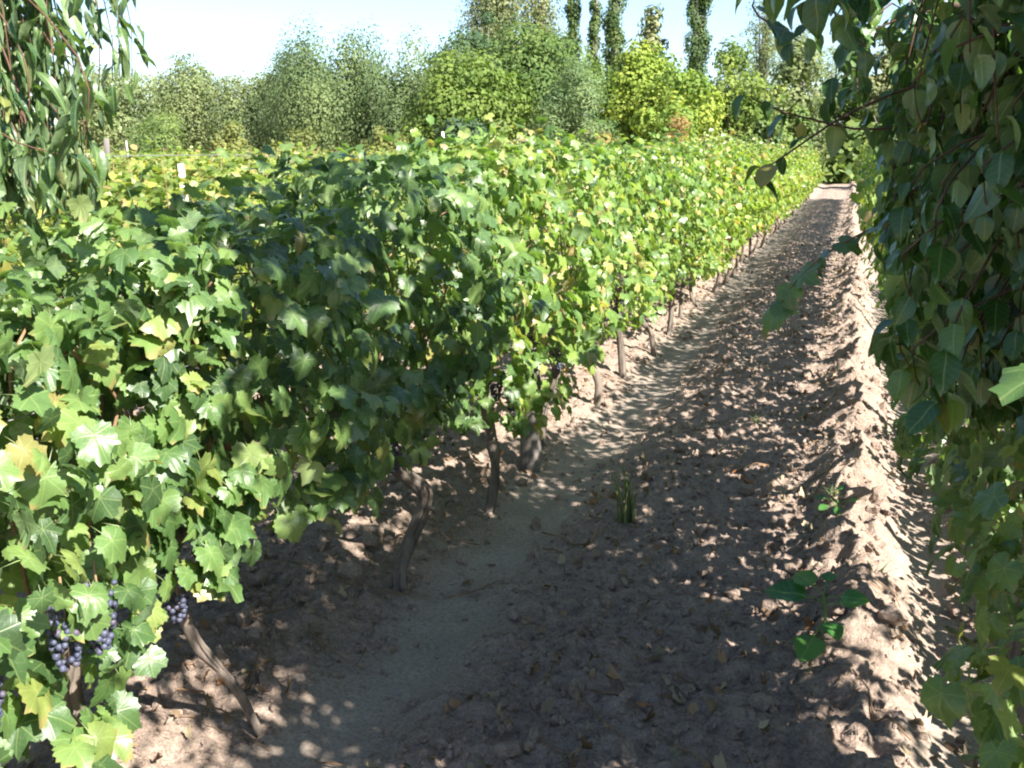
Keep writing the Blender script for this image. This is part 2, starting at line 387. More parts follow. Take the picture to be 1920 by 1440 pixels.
FAR_T = [palm_leaf(RNG, n=10, serr=.12, ring=False, cup=c) for c in (.25, .4, .55)]
APR_T = [blade_leaf(RNG, wid=.36, n=8, fold=f, droop=d_, taper=.80, point=.25) for f, d_ in ((.2, .3), (.35, .6), (.5, .9), (.15, .5), (.3, .2))]
PEA_T = [blade_leaf(RNG, wid=.13, n=9, fold=f, droop=d_, taper=.85, point=.2) for f, d_ in ((.4, .5), (.7, 1.1), (.9, .7), (.3, 1.3), (.6, .2))]
def shared(tmps, nm, mat):
    out = []
    for (v, f, a) in tmps:
        me = tri_mesh(nm, v, f, a); me.materials.append(mat); out.append(me)
    return out
def frames(nrm, tip):
    nrm = nrm/np.linalg.norm(nrm, axis=1)[:, None]
    tip = tip-np.sum(tip*nrm, 1)[:, None]*nrm; tip /= np.linalg.norm(tip, axis=1)[:, None]+1e-9
    return np.stack([np.cross(tip, nrm), tip, nrm], 2)
def leaf_objects(meshes, pos, R, S, parent, rng, name='leaf'):
    for i in range(len(pos)):
        o = bpy.data.objects.new(name, meshes[rng.integers(0, len(meshes))]); COL.objects.link(o)
        o.rotation_mode = 'QUATERNION'; o.location = pos[i]; o.rotation_quaternion = Matrix(R[i].tolist()).to_quaternion()
        o.scale = (S[i],)*3; o.parent = parent

# leaf litter and dry twigs
def litter(n, rng, tm, ymax, nm, label, seed=0):
    y = 1.3+(ymax-1.3)*rng.random(n)**1.6
    c = rng.choice([0, 1, 2, 3], n, p=[.42, .25, .20, .13])
    x = np.where(c == 0, rng.uniform(-1.1, .0, n), np.where(c == 1, rng.normal(-1.75, .3, n), np.where(c == 2, rng.normal(.55, .18, n), rng.uniform(-2.6, .8, n))))
    keep = rng.random(n) < .10+1.9*np.clip(noise2(x*2.4, y*1.7, 77)+.18, 0, 1)-.45*ground_zone(x, y); x, y = x[keep], y[keep]; n = len(x)
    z = ground_h(x, y)+.014+.012*rng.random(n)
    nr = np.stack([rng.normal(0, .45, n), rng.normal(0, .45, n), np.where(rng.random(n) < .5, 1., -1.)], 1); tp = rng.normal(size=(n, 3))
    me = scatter_mesh(tm, np.stack([x, y, z], 1), frames(nr, tp), rng.uniform(.014, .048, n), rng.random(n), rng, nm)
    tag(link(nm, me, DRY), label, kind='stuff')
LIT_T = [palm_leaf(RNG, n=12, serr=.1, ring=False, cup=c) for c in (1.6, 2.2, 1.1, 2.8, 1.9)]
litter(4200, np.random.default_rng(3), LIT_T, 20, 'leaf_litter', 'curled dry brown vine leaves lying over the lane')
rng = np.random.default_rng(5); mb = MB()
for i in range(170):
    y = 1.4+11*rng.random()**1.6; x = rng.choice([rng.uniform(-1.1, .2), rng.normal(-1.7, .25)]); L = rng.uniform(.08, .3); a = rng.uniform(0, 6.3)
    t = np.linspace(-.5, .5, 5); px = x+np.cos(a)*L*t+rng.normal(0, .008, 5); py = y+np.sin(a)*L*t+rng.normal(0, .008, 5)
    mb.tube(np.stack([px, py, ground_h(px, py)+.012+.01*rng.random()], 1), rng.uniform(.0015, .004), 4)
tag(link('dry_twigs', mb.mesh('dry_twigs'), CANE), 'dry prunings and thin twigs scattered over the soil', kind='stuff')

# ------------------------------------------------------------------ grapevines
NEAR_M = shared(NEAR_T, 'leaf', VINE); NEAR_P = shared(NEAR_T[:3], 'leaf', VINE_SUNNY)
def vine_leaves(n, xc, y0, y1, rng, zt=1.58, zb=.56, half=.30, seed=0, surf=.62, size=(.085, .15), dense_top=.18, right=False, bottom_r=None):
    """leaf positions in the canopy, outward normals, hanging tips and sizes; local to x = xc"""
    y = rng.uniform(y0, y1, n); q = rng.random(n)
    side = np.where(rng.random(n) < .5, 1., -1.)
    zt_y = zt+.10*noise2(y*1.3, y*0+seed, 21)+.06*noise2(y*4.1, y*0+seed, 22)
    zb_y = (zb(y, side) if callable(zb) else zb)+(.10 if callable(zb) else .20)*noise2(y*1.5, y*0+seed+side*3, 23)+.10*noise2(y*5, y*0+seed+side*3, 24)
    f = rng.random(n); z = zb_y+(zt_y-zb_y)*f
    w = half*(.62+.38*np.sin(np.pi*np.clip(f*.9+.12, 0, 1)))*(1+.95*noise2(y*2.3+side*9, z*2.6+seed, 25)+.6*noise2(y*6+side*9, z*6+seed, 26))
    depth = np.where(rng.random(n) < surf, rng.uniform(.82, 1.08, n), rng.uniform(.0, .85, n))
    x = side*w*depth
    top = rng.random(n) < dense_top
    z = np.where(top, zt_y+rng.uniform(-.05, .05, n)+.14*rng.random(n)**9, z); x = np.where(top, rng.uniform(-1, 1, n)*half*.75, x)
    pos = np.stack([x+xc, y, z], 1)
    nrm = np.stack([side*(.85+.0*x)*np.where(top, .25, 1), rng.normal(0, .18, n), np.where(top, 1.0, .55)+0*x], 1)+rng.normal(0, .50, (n, 3))
    tip = np.stack([side*.25+rng.normal(0, .3, n), rng.normal(0, .5, n), -1+rng.normal(0, .35, n)], 1)
    s = rng.uniform(size[0], size[1], n)*np.where(top, .75, 1)*(1-.3*np.clip(f-.6, 0, 1))
    return pos, nrm, tip, s, side, depth, top
BERRY = tri_mesh('berry', ICO2[0], ICO2[1], None); BERRY.materials.append(GRAPE)
for p_ in BERRY.polygons: pass
def bunch(parent, x, y, z, rng, single=True, L=.12, n=62):
    """a hanging grape bunch; coordinates are local to parent"""
    mb = MB(); mb.tube([(0, 0, .05), (.004, 0, -.02), (0, .003, -L)], [.0025, .002, .001], 4)
    st = link('grape_bunch', mb.mesh('bunch_stem'), CANE, parent); st.location = (x, y, z)
    P = []
    while len(P) < n:
        t = rng.random()**.8; r = .029*(1-t)**.55+.005; a = rng.uniform(0, 6.3)
        p = np.array([r*math.cos(a), r*math.sin(a), -t*L])
        if all(np.linalg.norm(p-o) > .0092 for o in P): P.append(p)
        elif rng.random() < .01: P.append(p)
    if single:
        for p in P:
            o = bpy.data.objects.new('berry', BERRY); COL.objects.link(o); o.location = p; s = rng.uniform(.0050, .0076); o.scale = (s, s, s*1.03); o.parent = st
    else:
        m2 = MB()
        for p in P: m2.add(ICO1[0]*rng.uniform(.0068, .0088)+p, ICO1[1])
        link('berries', m2.mesh('berries'), GRAPE, st)
    return st
def vine_wood(parent, ctrl, rad, rng, head=.72, cordon=True):
    path = smooth_path(ctrl, 22)
    r = np.interp(np.linspace(0, 1, 22), [0, .06, .2, .5, .58, .66, 1], [rad*1.6, rad*1.0, rad*.82, rad*.78, rad*1.02, rad*.82, rad*1.15])
    mb = MB(); mb.tube(path, r, 12, rough=.5, seed=rng.integers(0, 99))
    if True:  # loose bark ridge strips
        for k in range(5):
            th = rng.uniform(0, 6.3); off = np.stack([np.cos(th+np.linspace(0, 2, 22)), np.sin(th+np.linspace(0, 2, 22)), np.zeros(22)], 1)*r[:, None]*.82
            mb.tube((path+off)[1+k:-1-(k % 3)*3], rad*.26, 5, rough=.9, seed=k+3)
    link('trunk', mb.mesh('trunk'), BARK, parent)
    top = np.array(ctrl[-1]); mb = MB()
    if cordon:
        for s in (-1, 1):
            c = [top, top+[0, .12*s, .06], top+[rng.normal(0, .02), .32*s, .10], top+[rng.normal(0, .03), .52*s, .09]]
            mb.tube(smooth_path(c, 10), np.linspace(rad*.8, rad*.4, 10), 7, rough=.3, seed=5)
        link('cordon', mb.mesh('cordon'), BARK, parent)
    mb = MB()
    for k in range(9):
        y = rng.uniform(-.5, .5); sx = rng.choice([-1, 1]); z0 = top[2]+.08
        c = [(top[0]*.5, y, z0), (sx*rng.uniform(.02, .15), y+rng.normal(0, .08), z0+.35), (sx*rng.uniform(.02, .15), y+rng.normal(0, .12), z0+.55), (sx*rng.uniform(.05, .22), y+rng.normal(0, .15), z0+rng.uniform(.5, .7))]
        mb.tube(smooth_path(c, 9), np.linspace(.005, .0025, 9), 5)
    link('canes', mb.mesh('canes'), CANE, parent)

def make_vine(xc, y, yspan, nleaf, nsingle, seed, zt, zb, half, ctrl, rad, label, group, view, tm=NEAR_T, mat=VINE, zs=0, cordon=True, size=(.085, .15), top_share=.18, singles=None, surf=.62):
    rng = np.random.default_rng(seed)
    root = empty('grapevine', (xc, y, float(ground_h(xc, y))-.01)); tag(root, label, 'grapevine', group)
    vine_wood(root, ctrl, rad, rng, cordon=cordon)
    pos, nrm, tip, s, side, depth, top = vine_leaves(nleaf, xc, y-yspan[0], y+yspan[1], rng, zt, zb, half, seed=zs, size=size, dense_top=top_share, surf=surf)
    R = frames(nrm, tip); loc = pos-np.array(root.location)
    score = np.where(top, 1.2, depth*(side == view)*1.5)+rng.random(nleaf)*.2
    order = np.argsort(-score); one, rest = order[:nsingle], order[nsingle:]
    ms = (singles or NEAR_M)
    if nsingle: leaf_objects(ms, loc[one], R[one], s[one], root, rng)
    me = scatter_mesh(tm, loc[rest], R[rest], s[rest], rng.random(len(rest)), rng, 'inner_leaves')
    o = link('inner_leaves', me, mat, root); o['kind'] = 'stuff'
    return root
def zb_left(y, side):
    b = np.interp(y, [1.0, 1.3, 1.5, 1.72, 2.0, 2.4, 2.8, 3.2, 3.6, 4.2, 4.6, 5.5, 7, 10], [.20, .30, .48, .66, .71, .76, .80, .72, .58, .52, .68, .66, .66, .62])
    return np.where(side > 0, b, np.maximum(b, .74))
def zb_right(y, side):
    b = np.interp(y, [1.0, 2.0, 2.6, 4, 5, 7], [.44, .50, .56, .58, .60, .62])
    return np.where(side < 0, b, .95)
GL, GR = 'grapevines of the sunlit row left of the lane', 'grapevines of the shaded row right of the lane'
def off(ctrl, base): return [(p[0], p[1], p[2]) for p in ctrl]
left = [
 # y, yspan, trunk control points (local), radius, zt, zb, half, leaves, single, label
 (1.66, (.95, .30), [(0, .0, -.05), (.02, .02, .2), (-.02, .0, .45), (0, 0, .62)], .034, 1.33, zb_left, .33, 1650, 298, 'nearest grapevine of the left row with broad pale sunlit leaves and blue grapes low down'),
 (2.35, (.62, .45), [(0, .02, -.05), (.01, -.11, .2), (0, -.27, .42), (0, -.34, .66)], .016, 1.40, zb_left, .35, 1650, 298, 'grapevine with a thin grey trunk leaning towards the viewer, near leaves half in sun'),
 (3.38, (.57, .5), [(0, 0, -.06), (-.01, .0, .10), (.05, .07, .30), (.06, .05, .40), (-.02, -.10, .54), (-.03, -.14, .68)], .028, 1.51, zb_left, .37, 1650, 298, 'grapevine with a thick s-curved dark trunk, its foliage mostly in tree shade'),
 (4.34, (.5, .5), [(0, 0, -.05), (.03, .02, .18), (.0, .06, .36), (0, -.03, .62)], .026, 1.59, zb_left, .37, 1700, 295, 'grapevine just before the squat grey post, thin forked trunk and bright lower leaves'),
 (5.42, (.6, .5), [(-.05, 0, -.05), (-.04, .02, .2), (.02, .03, .4), (0, 0, .62)], .024, 1.59, zb_left, .37, 1600, 290, 'grapevine just beyond the squat grey post, in full sun'),
 (6.50, (.5, .45), [(.0, 0, -.05), (.03, -.04, .16), (-.03, -.08, .34), (-.02, -.2, .55), (0, -.2, .66)], .024, 1.59, zb_left, .35, 1400, 270, 'grapevine with a slim trunk bowed to the left over a sunlit earth bank'),
 (7.42, (.45, .5), [(.0, 0, -.05), (-.02, -.02, .2), (-.03, -.10, .42), (-.02, -.12, .62)], .028, 1.59, zb_left, .35, 1400, 230, 'grapevine with a dark straight trunk and a black grape bunch beside it'),
 (8.40, (.5, .5), [(.05, 0, -.05), (.03, -.05, .16), (-.05, -.16, .34), (0, -.2, .6)], .022, 1.59, zb_left, .35, 1300, 200, 'grapevine with a pale diagonal trunk, eighth along the left row'),
 (9.40, (.5, .5), [(0, 0, -.05), (.02, .02, .3), (0, -.03, .6)], .026, 1.59, zb_left, .35, 1300, 160, 'grapevine with a sunlit fork low on its trunk, ninth along the left row'),
]
vroots = []
for i, (y, ys_, ctrl, rad, zt, zb, half, nl, n1, lab) in enumerate(left):
    far = i >= 6
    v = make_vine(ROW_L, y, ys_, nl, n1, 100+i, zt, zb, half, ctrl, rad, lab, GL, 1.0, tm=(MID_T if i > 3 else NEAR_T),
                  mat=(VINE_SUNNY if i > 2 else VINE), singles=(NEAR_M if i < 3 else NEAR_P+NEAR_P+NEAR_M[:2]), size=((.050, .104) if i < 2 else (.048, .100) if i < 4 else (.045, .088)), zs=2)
    vroots.append(v)
# grape bunches, hanging low in the near vines (world positions)
rb = np.random.default_rng(9)
for vi, x, y, z, one in [(0, -1.10, 1.40, .87, True), (0, -1.12, 1.34, .86, True), (0, -1.16, 1.20, .82, True), (0, -1.14, 1.15, .70, True), (0, -1.10, 1.00, .88, True), (0, -1.2, 1.47, .80, True),
                         (1, -1.22, 1.78, .74, True), (1, -1.25, 2.42, .74, True), (2, -1.30, 2.90, .82, True), (2, -1.30, 3.05, .80, False), (2, -1.38, 3.28, .62, True), (2, -1.28, 3.5, .86, False),
                         (3, -1.26, 4.30, .58, True), (3, -1.3, 3.95, .78, False), (3, -1.28, 4.12, .70, False), (4, -1.3, 5.2, .62, False), (6, -1.36, 6.9, .66, False), (6, -1.33, 7.1, .74, False), (6, -1.4, 7.3, .62, False), (7, -1.33, 8.4, .7, False)]:
    r0 = np.array(vroots[vi].location); bunch(vroots[vi], x-.10-r0[0], y-r0[1], z-r0[2], rb, one)

# prototypes for the rest: five far vines
protos = []
for k in range(10):
    rng = np.random.default_rng(300+k)
    root = empty('grapevine', (0, 0, 0))
    mb = MB(); c = [(rng.normal(0, .05), rng.normal(0, .08), -.08), (rng.normal(0, .05), rng.normal(0, .09), .2), (rng.normal(0, .06), rng.normal(0, .12), .42), (0, 0, .75)]
    mb.tube(smooth_path(c, 9), np.array([.03, .022, .019, .021, .018, .022, .02, .022, .026]), 8, rough=.5, seed=k)
    link('trunk', mb.mesh('trunk'), BARK, root)
    pos, nrm, tip, s, *_ = vine_leaves(1250, 0, -.52, .52, rng, 1.58, .47 if k < 8 else (lambda y, side: np.where(side > 0, .88, .54)+0*y), .34, seed=k*7, size=(.052, .098))
    link('foliage', scatter_mesh(FAR_T, pos, frames(nrm, tip), s, rng.random(1250), rng, 'foliage'), VINE_FAR if k < 5 or k > 7 else VINE_YEL, root)
    mb = MB()
    for j in range(5):
        y = rng.uniform(-.5, .5)
        mb.tube(smooth_path([(0, y, .8), (rng.normal(0, .1), y, 1.3), (rng.normal(0, .15), y+rng.normal(0, .1), 1.72)], 6), np.linspace(.005, .002, 6), 4)
    link('canes', mb.mesh('canes'), CANE, root)
    protos.append(root)
used = set()
def copy_vine(k, x, y, rz, sz, label, group):
    p = protos[k]
    if k not in used: used.add(k); o = p; kids = []
    else:
        o = p.copy(); COL.objects.link(o)
        for ch in p.children: c = ch.copy(); COL.objects.link(c); c.parent = o
    o.location = (x, y, float(ground_h(x, y))); o.rotation_euler = (0, 0, rz); o.scale = (1, 1, sz)
    tag(o, label, 'grapevine', group); return o
rng = np.random.default_rng(44)
y = 10.4
while y < 41:
    lab = 'grapevine with visible thin trunk, in the middle stretch of the left row' if y < 18 else 'grapevine merged into the far bright end of the left row'
    copy_vine(rng.integers(0, 5), ROW_L+rng.normal(0, .03), y, math.pi*rng.integers(0, 2), rng.uniform(.96, 1.06), lab, GL if y < 18 else 'grapevines at the far end of the left row')
    y += rng.uniform(.9, 1.02)
rows = [(-3.55, 1.6, 26, 'second'), (-5.6, 2.6, 24.5, 'third'), (-7.65, 5, 23.5, 'fourth'), (-9.7, 7, 23, 'fifth'), (-11.75, 9, 23, 'sixth'), (-13.8, 11, 22.5, 'seventh')]
for (x, y0, y1, w) in rows:
    y = y0
    while y < y1:
        copy_vine(rng.integers(5, 8), x+rng.normal(0, .04), y, math.pi*rng.integers(0, 2), rng.uniform(.89, .96), 'grapevine of the %s row left of the lane, only its yellow-green top showing' % w, 'grapevines of the %s row' % w)
        y += rng.uniform(.95, 1.08)
# right row
right = [
 (1.25, (.40, .5), 1.82, zb_right, .29, 950, 295, 'nearest grapevine of the right row, dark leaves close to the camera'),
 (2.25, (.5, .5), 1.86, zb_right, .29, 1050, 298, 'grapevine low at the right with yellowing lower leaves over the furrow'),
 (3.25, (.5, .5), 1.86, zb_right, .29, 1100, 298, 'grapevine at the right behind the broad-leaved weed on the ridge'),
 (4.25, (.5, .5), 1.84, zb_right, .29, 1400, 260, 'grapevine in the right row with one bright backlit cluster of leaves'),
 (5.25, (.5, .5), 1.82, zb_right, .28, 1050, 190, 'grapevine of the right row just before the dark bare trunk'),
 (6.20, (.5, .5), 1.82, zb_right, .28, 1000, 150, 'grapevine of the right row with its thin dark trunk showing'),
]
for i, (y, sp, zt, zb, half, nl, n1, lab) in enumerate(right):
    v = make_vine(ROW_R, y, sp, nl, n1, 200+i, zt, zb, half, [(0, 0, -.05), (.02, .03, .3), (.0, 0, .6)], .024, lab, GR, -1.0, tm=(MID_T if i > 2 else NEAR_T), size=(.05, .105), zs=15, surf=.5)
    vroots.append(v)
y = 7.2
while y < 40:
    copy_vine(rng.integers(8, 10), ROW_R+.03+rng.normal(0, .02), y, 0.0, rng.uniform(1.12, 1.2), 'grapevine in the far part of the shaded right row', 'grapevines in the far part of the right row'); y += rng.uniform(.9, 1.0)
y = 1.0
while y < 16:
    copy_vine(rng.integers(0, 5), ROW_R+2.1+rng.normal(0, .02), y, math.pi*rng.integers(0, 2), 1.0, 'grapevine in the row behind the right row, glimpsed between leaves', 'grapevines behind the right row'); y += rng.uniform(.95, 1.05)
# long shoot of the right row reaching over the lane
sh = [(0.35, 3.15, 1.45), (.12, 3.1, 1.42), (-.04, 3.08, 1.34), (-.14, 3.05, 1.24), (-.18, 3.04, 1.16)]
r3 = np.array(vroots[11].location); mb = MB(); mb.tube(smooth_path(sh, 12)-r3, np.linspace(.004, .0015, 12), 5)
link('shoot', mb.mesh('shoot'), CANE, vroots[11])
sp = smooth_path(sh, 10)[3:]; rg = np.random.default_rng(6)
nn = np.stack([rg.normal(-.6, .3, 7), rg.normal(-.5, .3, 7), np.full(7, .7)], 1); tt = np.stack([rg.normal(0, .6, 7), rg.normal(0, .4, 7), np.full(7, -.8)], 1)
leaf_objects(NEAR_M, sp-r3, frames(nn, tt), rg.uniform(.07, .12, 7), vroots[11], rg)

# ------------------------------------------------------------------ posts and wires
def post(x, y, h, r, lean, mat, label, group=None, name='post', square=False):
    g = float(ground_h(x, y)); mb = MB()
    n = 8; t = np.linspace(0, 1, n); pts = np.stack([lean[0]*t, lean[1]*t, -.1+(h+.1)*t], 1)
    mb.tube(pts, np.linspace(r*1.08, r, n), 4 if square else 12, rough=.06, seed=int(h*10))
    o = link(name, mb.mesh(name, smooth=not square), mat); o.location = (x, y, g)
    tag(o, label, 'post', group); return o
post(ROW_L, 5.03, .78, .052, (0, 0), GREY, 'squat grey weathered wooden post standing in the left row')
post(-3.5, 5.2, 1.54, .022, (-.10, -.02), WHITE, 'leaning whitewashed stake rising above the second row', square=True)
post(-9.7, 12.9, 1.72, .012, (-.14, 0), WHITE, 'thin pale stake leaning left against the dark far bushes', square=True)
post(-9.2, 23.6, 2.12, .035, (0, 0), WHITE, 'short white post far off before the dark trees')
post(-7.6, 9.6, 1.75, .03, (.03, 0), GREY, 'grey stake in the fourth row left of the lane')
for x, y0, y1, zz, lab in [(ROW_L, .2, 41, 1.12, 'lower trellis wire inside the left row'), (ROW_L+.02, .2, 41, 1.24, 'upper trellis wire along the top of the left row'), (-3.55, 1, 26, 1.60, 'pale trellis wire over the top of the second row'), (ROW_R, .4, 40, 1.2, 'trellis wire inside the right row')]:
    mb = MB(); n = 40; yy = np.linspace(y0, y1, n); mb.tube(np.stack([np.full(n, x), yy, zz-.02*np.abs(np.sin(yy*.6))], 1), .0016 if x > -3 else .0022, 4)
    tag(link('trellis_wire', mb.mesh('trellis_wire'), WIRE), lab, 'wire', 'trellis wires')

# ------------------------------------------------------------------ apricot tree, near right
APR_M = shared(APR_T, 'leaf', APRI)
rng = np.random.default_rng(12)
apr = empty('apricot_tree', (1.35, 1.75, float(ground_h(1.35, 1.75)))); tag(apr, 'apricot tree leaning over from the right with dark hanging oval leaves on red twigs', 'fruit tree')
ab = np.array(apr.location); mb = MB(); forks = []
mb.tube(smooth_path([(1.35, 1.75, -.1), (1.33, 1.74, .5), (1.3, 1.72, 1.1)], 12)-ab, np.linspace(.085, .06, 12), 12, rough=.15)
link('trunk', mb.mesh('trunk'), BARK2, apr)
for k, e in enumerate([(.25, 2.1, 2.40), (.30, 1.2, 2.9), (.5, 1.0, 3.0), (1.3, 1.6, 3.3), (2.2, 1.6, 2.6), (1.5, 2.4, 2.6), (.35, 2.9, 1.95), (.3, 1.7, 3.1), (.35, 2.2, 2.0), (.14, 2.8, 1.95), (.16, 3.3, 1.9), (.18, 3.0, 1.55), (.36, 2.9, 1.6), (.40, 2.3, 1.55), (.36, 3.5, 1.65), (.5, 3.6, 2.05), (.40, 3.2, 2.1), (.55, 1.6, 2.1)]):
    e = np.array(e); s0 = np.array([1.3, 1.72, 1.05]); mid = s0*.5+e*.5+np.array([0, 0, .22])
    p = smooth_path([s0, mid, e], 14); mb = MB(); mb.tube(p-ab, np.linspace(.036, .010, 14), 8, rough=.1, seed=k); link('limb', mb.mesh('limb'), BARK2, apr); forks.append(p)
def twig_leaves(path, n, rng, hang=.9, size=(.042, .078)):
    t = np.linspace(.12, 1, n); ii = (t*(len(path)-1)); i0 = ii.astype(int).clip(0, len(path)-2); f = (ii-i0)[:, None]
    p = path[i0]*(1-f)+path[i0+1]*f; a = rng.uniform(0, 6.3, n)
    out = np.stack([np.cos(a), np.sin(a), rng.normal(0, .3, n)], 1)
    base = p+out*.015; tip = out*.55+np.array([0, 0, -hang])+rng.normal(0, .15, (n, 3))
    nrm = out*.8+np.array([0, 0, .55])+rng.normal(0, .3, (n, 3))
    return base, nrm, tip, rng.uniform(size[0], size[1], n)
twm = MB(); LP, LN, LT, LS = [], [], [], []
named = [  # twigs hanging into view
 [(.30, 2.45, 2.40), (-.10, 2.38, 2.10), (-.22, 2.36, 1.92), (-.17, 2.37, 1.86), (-.12, 2.38, 1.83)],
 [(.35, 2.3, 2.30), (.02, 2.30, 2.10), (-.06, 2.31, 1.90), (.01, 2.20, 1.80)],
 [(.55, 2.7, 1.80), (.10, 2.51, 1.66), (-.11, 2.45, 1.68), (-.22, 2.43, 1.72)],
 [(.45, 2.6, 1.85), (.05, 2.5, 1.72), (-.14, 2.42, 1.60), (-.20, 2.40, 1.55)],
 [(.30, 2.5, 2.30), (.05, 2.55, 2.12), (-.10, 2.55, 1.98), (-.13, 2.54, 1.86)],
 [(.35, 2.6, 2.10), (.06, 2.6, 1.98), (-.04, 2.62, 1.84), (-.05, 2.62, 1.72)],
 [(.30, 2.2, 2.15), (.10, 2.25, 2.02), (-.02, 2.25, 1.95), (-.08, 2.26, 1.86)],
 [(.40, 2.9, 2.15), (.14, 2.9, 2.08), (.02, 2.92, 1.98), (-.02, 2.93, 1.88)],
 [(.40, 1.9, 2.20), (.20, 1.83, 1.95), (.19, 1.82, 1.80), (.21, 1.80, 1.62)],
 [(.55, 1.7, 2.10), (.30, 1.66, 1.90), (.28, 1.66, 1.72), (.29, 1.64, 1.55)],
]
paths = [smooth_path(q, 14) for q in named]
while len(paths) < 960:
    f = forks[rng.integers(0, len(forks))]; s0 = f[rng.integers(5, 14)]
    d = np.array([rng.normal(-.3, .5), rng.normal(.1, .55), rng.normal(-.15, .45)]); L = rng.uniform(.3, .8)
    e = s0+d*L*1.5; mid = (s0+e)/2+[0, 0, .10]
    if e[2] < 1.85 and e[0]-.07 < .022*e[1]: continue
    if (e[0] < (.02-(e[2]-1.6)*.14 if rng.random() < .5 or e[2] < 1.9 else -.04-(e[2]-1.6)*.35) and e[2] < 2.5) or e[0] < -.45 or e[2] < 1.2 or (e[0] < .3 and e[1] < 1.7 and e[2] < 2.45) or (e[1] > 2.5 and e[2] > 2.15): continue
    ysh = e[1]+.588*(e[0]+1.2)
    if (ysh > 2.95 and e[2] > 1.98) or (ysh < 1.85 and e[2] > 2.15): continue
    paths.append(smooth_path([s0, mid, e, e+[0, 0, -.12]], 9))
for k in range(95):
    y_ = rng.uniform(2.3, 4.6); z1 = rng.uniform(1.30, 1.75); z0 = min(z1+rng.uniform(.25, .5), 2.02); x1 = .022*y_+rng.uniform(.02, .30)
    paths.append(smooth_path([(x1+.16, y_-.1, z0-.04), (x1+.06, y_, z0), (x1+.02, y_+.03, (z0+z1)/2), (x1, y_+.04, z1)], 9))
for i, p in enumerate(paths):
    twm.tube(p-ab, np.linspace(.0038, .0014, len(p)), 5)
    q = twig_leaves(p, 11 if i < 10 else 17, rng)
    for L_, v in zip((LP, LN, LT, LS), q): L_.append(v)
LP, LN, LT, LS = np.vstack(LP), np.vstack(LN), np.vstack(LT), np.concatenate(LS)
link('twigs', twm.mesh('twigs'), TWIG, apr)
R = frames(LN, LT); dist = np.linalg.norm(LP-np.array([0, 0, 1.6]), axis=1)+np.where(np.arange(len(LP)) < 110, -9, 0)
fwd = np.array([-math.sin(YAW), math.cos(YAW)]); rt = np.array([math.cos(YAW), math.sin(YAW)])
order = np.argsort(dist+LP[:, 0]*1.2+np.where(LP[:, 2] > 2.3, 3, 0)); one, rest = order[:290], order[290:]
leaf_objects(APR_M, LP[one]-ab, R[one], LS[one], apr, rng)
o = link('crown', scatter_mesh(APR_T, LP[rest]-ab, R[rest], LS[rest], rng.random(len(rest)), rng, 'crown'), APRI, apr); o['kind'] = 'stuff'

# ------------------------------------------------------------------ peach tree, near left
PEA_M = shared(PEA_T, 'leaf', PEACH)
rng = np.random.default_rng(22)
pea = empty('peach_tree', (-2.75, 1.75, float(ground_h(-2.75, 1.75)))); tag(pea, 'peach tree at the left edge with long narrow drooping leaves', 'fruit tree')
pb = np.array(pea.location); mb = MB()
mb.tube(smooth_path([(-2.75, 1.75, -.1), (-2.72, 1.8, .6), (-2.68, 1.85, 1.3)], 12)-pb, np.linspace(.08, .055, 12), 12, rough=.15)
link('trunk', mb.mesh('trunk'), BARK2, pea); forks = []
for k, e in enumerate([(-1.95, 2.1, 2.45), (-2.1, 1.75, 2.7), (-2.3, 2.8, 2.7), (-3.3, 2.2, 2.8), (-2.0, 2.3, 2.1), (-2.5, 1.3, 2.6), (-1.95, 1.9, 1.95)]):
    e = np.array(e); s0 = np.array([-2.68, 1.85, 1.28]); p = smooth_path([s0, s0*.5+e*.5+np.array([0, 0, .2]), e], 14)
    mb = MB(); mb.tube(p-pb, np.linspace(.034, .008, 14), 8, rough=.1, seed=k); link('limb', mb.mesh('limb'), BARK2, pea); forks.append(p)
named = [[(-1.95, 2.1, 2.45), (-1.70, 2.15, 2.25), (-1.68, 2.16, 2.02)], [(-1.85, 2.1, 2.3), (-1.80, 2.12, 2.1), (-1.80, 2.1, 1.85)],
         [(-1.95, 1.9, 1.95), (-1.78, 1.86, 1.80), (-1.66, 1.85, 1.60)], [(-1.95, 1.9, 1.9), (-1.70, 1.80, 1.66), (-1.55, 1.82, 1.60)], [(-1.9, 2.0, 2.0), (-1.75, 1.95, 1.7), (-1.72, 1.9, 1.50)]]
paths = [smooth_path(q, 10) for q in named]
while len(paths) < 430:
    f = forks[rng.integers(0, len(forks))]; s0 = f[rng.integers(6, 14)]
    e = s0+np.array([rng.normal(.08, .22), rng.normal(0, .25), 0]); dz = rng.uniform(.25, .8); z1 = max(s0[2]-dz, 1.52)
    if e[0]/max(e[1], .1) > (-.745 if z1 > 1.75 else -.80) or z1 > s0[2]-.05: continue
    paths.append(smooth_path([s0, (s0+e)/2+[0, 0, .06], [e[0], e[1], (s0[2]+z1)/2], [e[0], e[1], z1]], 10))
twm = MB(); LP, LN, LT, LS = [], [], [], []
for i, p in enumerate(paths):
    twm.tube(p-pb, np.linspace(.0032, .0012, len(p)), 5)
    q = twig_leaves(p, 19, rng, hang=1.5, size=(.075, .125))
    for L_, v in zip((LP, LN, LT, LS), q): L_.append(v)
LP, LN, LT, LS = np.vstack(LP), np.vstack(LN), np.vstack(LT), np.concatenate(LS)
link('twigs', twm.mesh('twigs'), TWIG, pea)
R = frames(LN, LT); dist = np.linalg.norm(LP-np.array([0, 0, 1.6]), axis=1)
order = np.argsort(dist+np.where(LP[:, 2] > 2.3, 3, 0)); one, rest = order[:290], order[290:]
leaf_objects(PEA_M, LP[one]-pb, R[one], LS[one], pea, rng)
